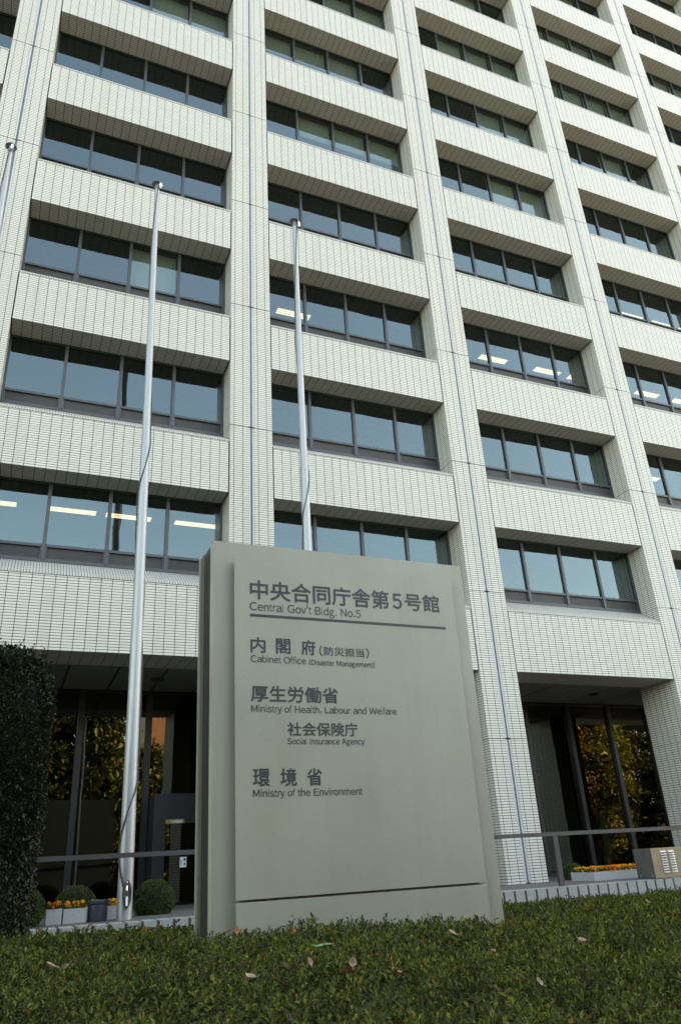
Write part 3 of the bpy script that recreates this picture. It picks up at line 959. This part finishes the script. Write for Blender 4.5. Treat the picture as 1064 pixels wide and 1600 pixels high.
FALLEN = [
 (1.874, -10.994, .10, .06, 0, 12, 20, 20, 'curled tan leaf at the lower left of the hedge'),
 (1.93, -11.02, .07, .04, 2, -20, 30, 95, 'small cream leaf touching the curled tan leaf at lower left'),
 (2.859, -7.613, .10, .05, 1, 72, 0, 15, 'reddish leaf standing upright below the near flagpole'),
 (2.527, -11.984, .062, .04, 2, 15, -10, 40, 'cream crumpled leaf nearest the camera below the sign left edge'),
 (2.643, -11.457, .065, .045, 0, 20, 25, 110, 'brown leaf just above the cream crumpled one'),
 (2.751, -11.802, .085, .055, 0, 10, 10, 80, 'wide greyish tan leaf below the middle of the sign left half'),
 (2.835, -11.80, .05, .028, 0, 62, 0, 30, 'narrow tan leaf on edge right of the wide greyish one'),
 (2.928, -11.97, .062, .036, 1, 5, 15, 70, 'rust leaf lying flat, paired with an upright tan tip'),
 (2.985, -11.905, .06, .03, 0, 60, 10, -20, 'upright tan leaf tip beside the flat rust leaf'),
 (3.171, -11.705, .046, .036, 1, 15, 0, 120, 'small orange brown leaf right of the green blade'),
 (3.102, -12.096, .026, .02, 1, 20, 0, 10, 'tiny rust leaf right of the flat rust leaf'),
 (3.165, -9.50, .075, .035, 1, 72, 0, 5, 'orange pointed leaf upright against the sign foot'),
 (3.404, -10.0, .05, .03, 1, 60, 0, -25, 'small reddish leaf near the middle of the sign foot'),
 (4.264, -10.519, .08, .05, 2, 30, -15, 60, 'pale cream leaf before the sign foot, right of centre'),
 (5.02, -9.42, .085, .05, 0, 40, 10, 30, 'tan leaf leaning at the right end of the sign foot'),
 (5.077, -9.989, .11, .06, 1, 10, 10, 85, 'broad rust leaf right below the sign right corner'),
 (6.267, -8.632, .12, .06, 0, 12, 0, 50, 'brown leaf right of the sign on the far hedge'),
 (6.367, -9.242, .12, .06, 1, 30, 15, 100, 'orange brown leaf on the far hedge below the long planter'),
 (4.748, -11.15, .08, .04, 2, 15, -20, 25, 'pale folded leaf in the middle of the right hedge'),
 (8.221, -7.935, .13, .06, 0, 45, 0, 20, 'tan leaf on edge, far right of the hedge below the vent box'),
 (6.344, -10.272, .13, .06, 1, 8, 5, 80, 'flat brown leaf at the right edge of the hedge'),
 (4.949, -11.347, .06, .03, 0, 10, 0, 140, 'small tan leaf below the flat brown one at right'),
 (3.275, -12.777, .04, .025, 2, 50, 10, 15, 'small cream leaf lowest in the right half of the hedge'),
 (3.095, -12.823, .042, .03, 0, 20, 0, 75, 'small tan leaf near the lowest cream leaf'),
 (9.9, -6.4, .14, .07, 2, 20, 10, 40, 'cream leaf farthest up the hedge near the kerb at right'),
 (7.95, -2.55, .14, .07, 0, 65, 0, 35, 'brown leaf leaning on the kerb right of the sign'),
 (3.946, -11.461, .046, .03, 1, 15, 0, 10, 'little rust leaf halfway below the sign right half'),
]
for px_, py_, ln, wd, mi_, rx_, ry_, rz_, lab in FALLEN:
    f = leaf_mesh(ln * .8, wd * random.uniform(.95, 1.2), random.uniform(.05, .3), 0)
    o = f.build('fallen_leaf', DRY[mi_], smooth=True)
    o.location = (px_, py_, float(hill(np.array(px_), np.array(py_))) + .032 + (.018 if abs(rx_) > 40 else 0))
    o.rotation_euler = (R(rx_), R(ry_), R(rz_))
    tag(o, lab, 'leaf', 'fallen leaves on the hedge')

# one long green blade
GBL = simple('fresh_green_blade', (.09, .19, .085), .5, 0, .15, 30)
f = MB(); q = [(-.075, .012, .004), (-.035, .004, .0), (.02, .008, .006), (.085, -.004, .008)]; hw = [.003, .007, .010, .001]
for i in range(3):
    (xa, ya, za_), (xb, yb, zb2) = q[i], q[i + 1]
    f.quad([(xa, ya - hw[i], za_), (xb, yb - hw[i + 1], zb2), (xb, yb, zb2 - .003), (xa, ya, za_ - .003)])
    f.quad([(xa, ya, za_ - .003), (xb, yb, zb2 - .003), (xb, yb + hw[i + 1], zb2), (xa, ya + hw[i], za_)])
o = f.build('grass_blade', GBL, smooth=True); o.scale = (.72, .9, .9); o.location = (3.13, -11.2, float(hill(np.array(3.13), np.array(-11.2))) + .06); o.rotation_euler = (R(25), 0, R(-12))
tag(o, 'long fresh green blade lying across the hedge below the sign', 'blade')

# ------------------------------------------------------------------ trees and buildings across the street (seen in the glass)
CROWN = {
 'yellow': leaf_mat('yellow_green_leaves', [(0, (.06, .07, .008)), (.5, (.18, .175, .017)), (1, (.34, .29, .025))]),
 'green': leaf_mat('green_leaves', [(0, (.02, .035, .008)), (.5, (.06, .085, .014)), (1, (.15, .15, .02))]),
 'orange': leaf_mat('orange_leaves', [(0, (.10, .05, .008)), (.5, (.20, .10, .014)), (1, (.30, .17, .02))])}
def tree(x, y, h, r, kind, lab):
    root = empty('street_tree', (x, y, -7.5))
    tr = MB()
    tr.tube([(0, 0, 0), (.05, .03, h * .3), (-.04, .06, h * .6), (.05, 0, h * .9)], [.28, .2, .12, .03], 10)
    tips = []
    for k in range(11):
        a = k * 2.4 + random.uniform(-.3, .3); z0 = h * random.uniform(.25, .7)
        e = Vector((math.cos(a) * r * random.uniform(.5, .8), math.sin(a) * r * random.uniform(.5, .8), z0 + h * random.uniform(.08, .22)))
        tr.tube([(0, 0, z0), tuple(e * .5 + Vector((0, 0, z0 * .5 + .1))), tuple(e)], [.09, .06, .015], 7)
        tips.append(e)
    tr.build('trunk', BARK, root, True)
    PP = []
    for k in range(230):
        u = unit(rng.normal(size=(1, 3)))[0] * rng.uniform(.35, 1) ** .5
        c_ = np.array([u[0] * r, u[1] * r, h * .52 + u[2] * h * .46])
        m_ = int(rng.uniform(110, 190))
        PP.append(c_ + rng.normal(size=(m_, 3)) * np.array([.42, .42, .30]) * rng.uniform(.6, 1.3))
    PP = np.concatenate(PP)
    n = len(PP)
    D_ = unit(rng.normal(size=(n, 3)) + np.array([0, 0, -.2]))
    l = rng.uniform(.18, .36, n)
    leaves_mesh('crown', PP, D_, l, l * .6, [CROWN[kind]], parent=root)
    tag(root, lab, 'tree', 'trees across the street')
sh = 46000
P_ = np.stack([rng.uniform(-25, 90, sh), -33 + rng.normal(0, .8, sh), -7.4 + rng.uniform(0, 1, sh) ** 1.3 * 6.5], 1)
D_ = unit(rng.normal(size=(sh, 3))); l = rng.uniform(.35, .6, sh)
q = leaves_mesh('street_hedge', P_, D_, l, l * .6, [CROWN['green']])
tag(q, 'dense green shrubbery along the far side of the street', 'hedge', kind='stuff')
tree(10.2, -29, 8.9, 1.8, 'green', 'small green tree across the street below the brick tower')
tree(1.4, -27, 12.8, 3.4, 'yellow', 'yellow green tree across the street, mirrored at the far left of the lobby glass')
tree(6.0, -26.5, 13.2, 2.7, 'green', 'tall green tree across the street, mirrored left of the near flagpole')
tree(-5.0, -28, 13, 3.6, 'green', 'green tree across the street beyond the left side of the frame')
tree(15.6, -46, 12, 3.0, 'green', 'green tree across the street, mirrored behind the sign')
tree(22.5, -45, 13, 3.4, 'yellow', 'yellow tree across the street opposite the middle bays')
tree(30, -46, 13.5, 3.8, 'green', 'green tree across the street opposite the right bays')
tree(40.3, -27.5, 13.4, 2.2, 'orange', 'orange autumn tree across the street, mirrored in the right lobby glass')
tree(44.0, -27.8, 13.2, 2.9, 'yellow', 'yellow green tree beside the orange one in the right lobby reflection')
tree(49.2, -28, 13.5, 3.4, 'green', 'dark green tree, rightmost in the right lobby reflection')
tree(56, -28, 13, 3.6, 'green', 'green tree across the street beyond the right side of the frame')
tw = empty('brick_tower', (29, -125, -7.5))
BRK = tile_mat('orange_brick', .6, .2, (.30, .13, .06), (.26, .11, .05), (.2, .14, .09), .01)
f = MB(); f.box(-5, 3, -6, 6, 0, 36); f.build('wall', BRK, tw)
f = MB()
for k in range(10):
    f.box(3.0, 9, -6, 6, k * 3.5, k * 3.5 + 1.7, 0); f.box(3.0, 8.9, -5.9, 5.9, k * 3.5 + 1.7, k * 3.5 + 3.5, 1)
f.build('window_band', [CONC, GLASS], tw)
tag(tw, 'orange brick tower across the street, mirrored in the lobby glass beside the flagpole', 'building')
HEDG = simple('dark_wall_render', (.05, .05, .045), .9)
lo = empty('street_wall', (20, -52, -7.5))
f = MB(); f.box(-60, 60, -2, 0, 0, 3.2); f.build('wall', HEDG, lo)
f = MB(); f.box(-60.2, 60.2, -2.2, .2, 3.2, 3.5); f.build('coping', CONC, lo)
tag(lo, 'long grey wall behind the trees across the street', 'wall')
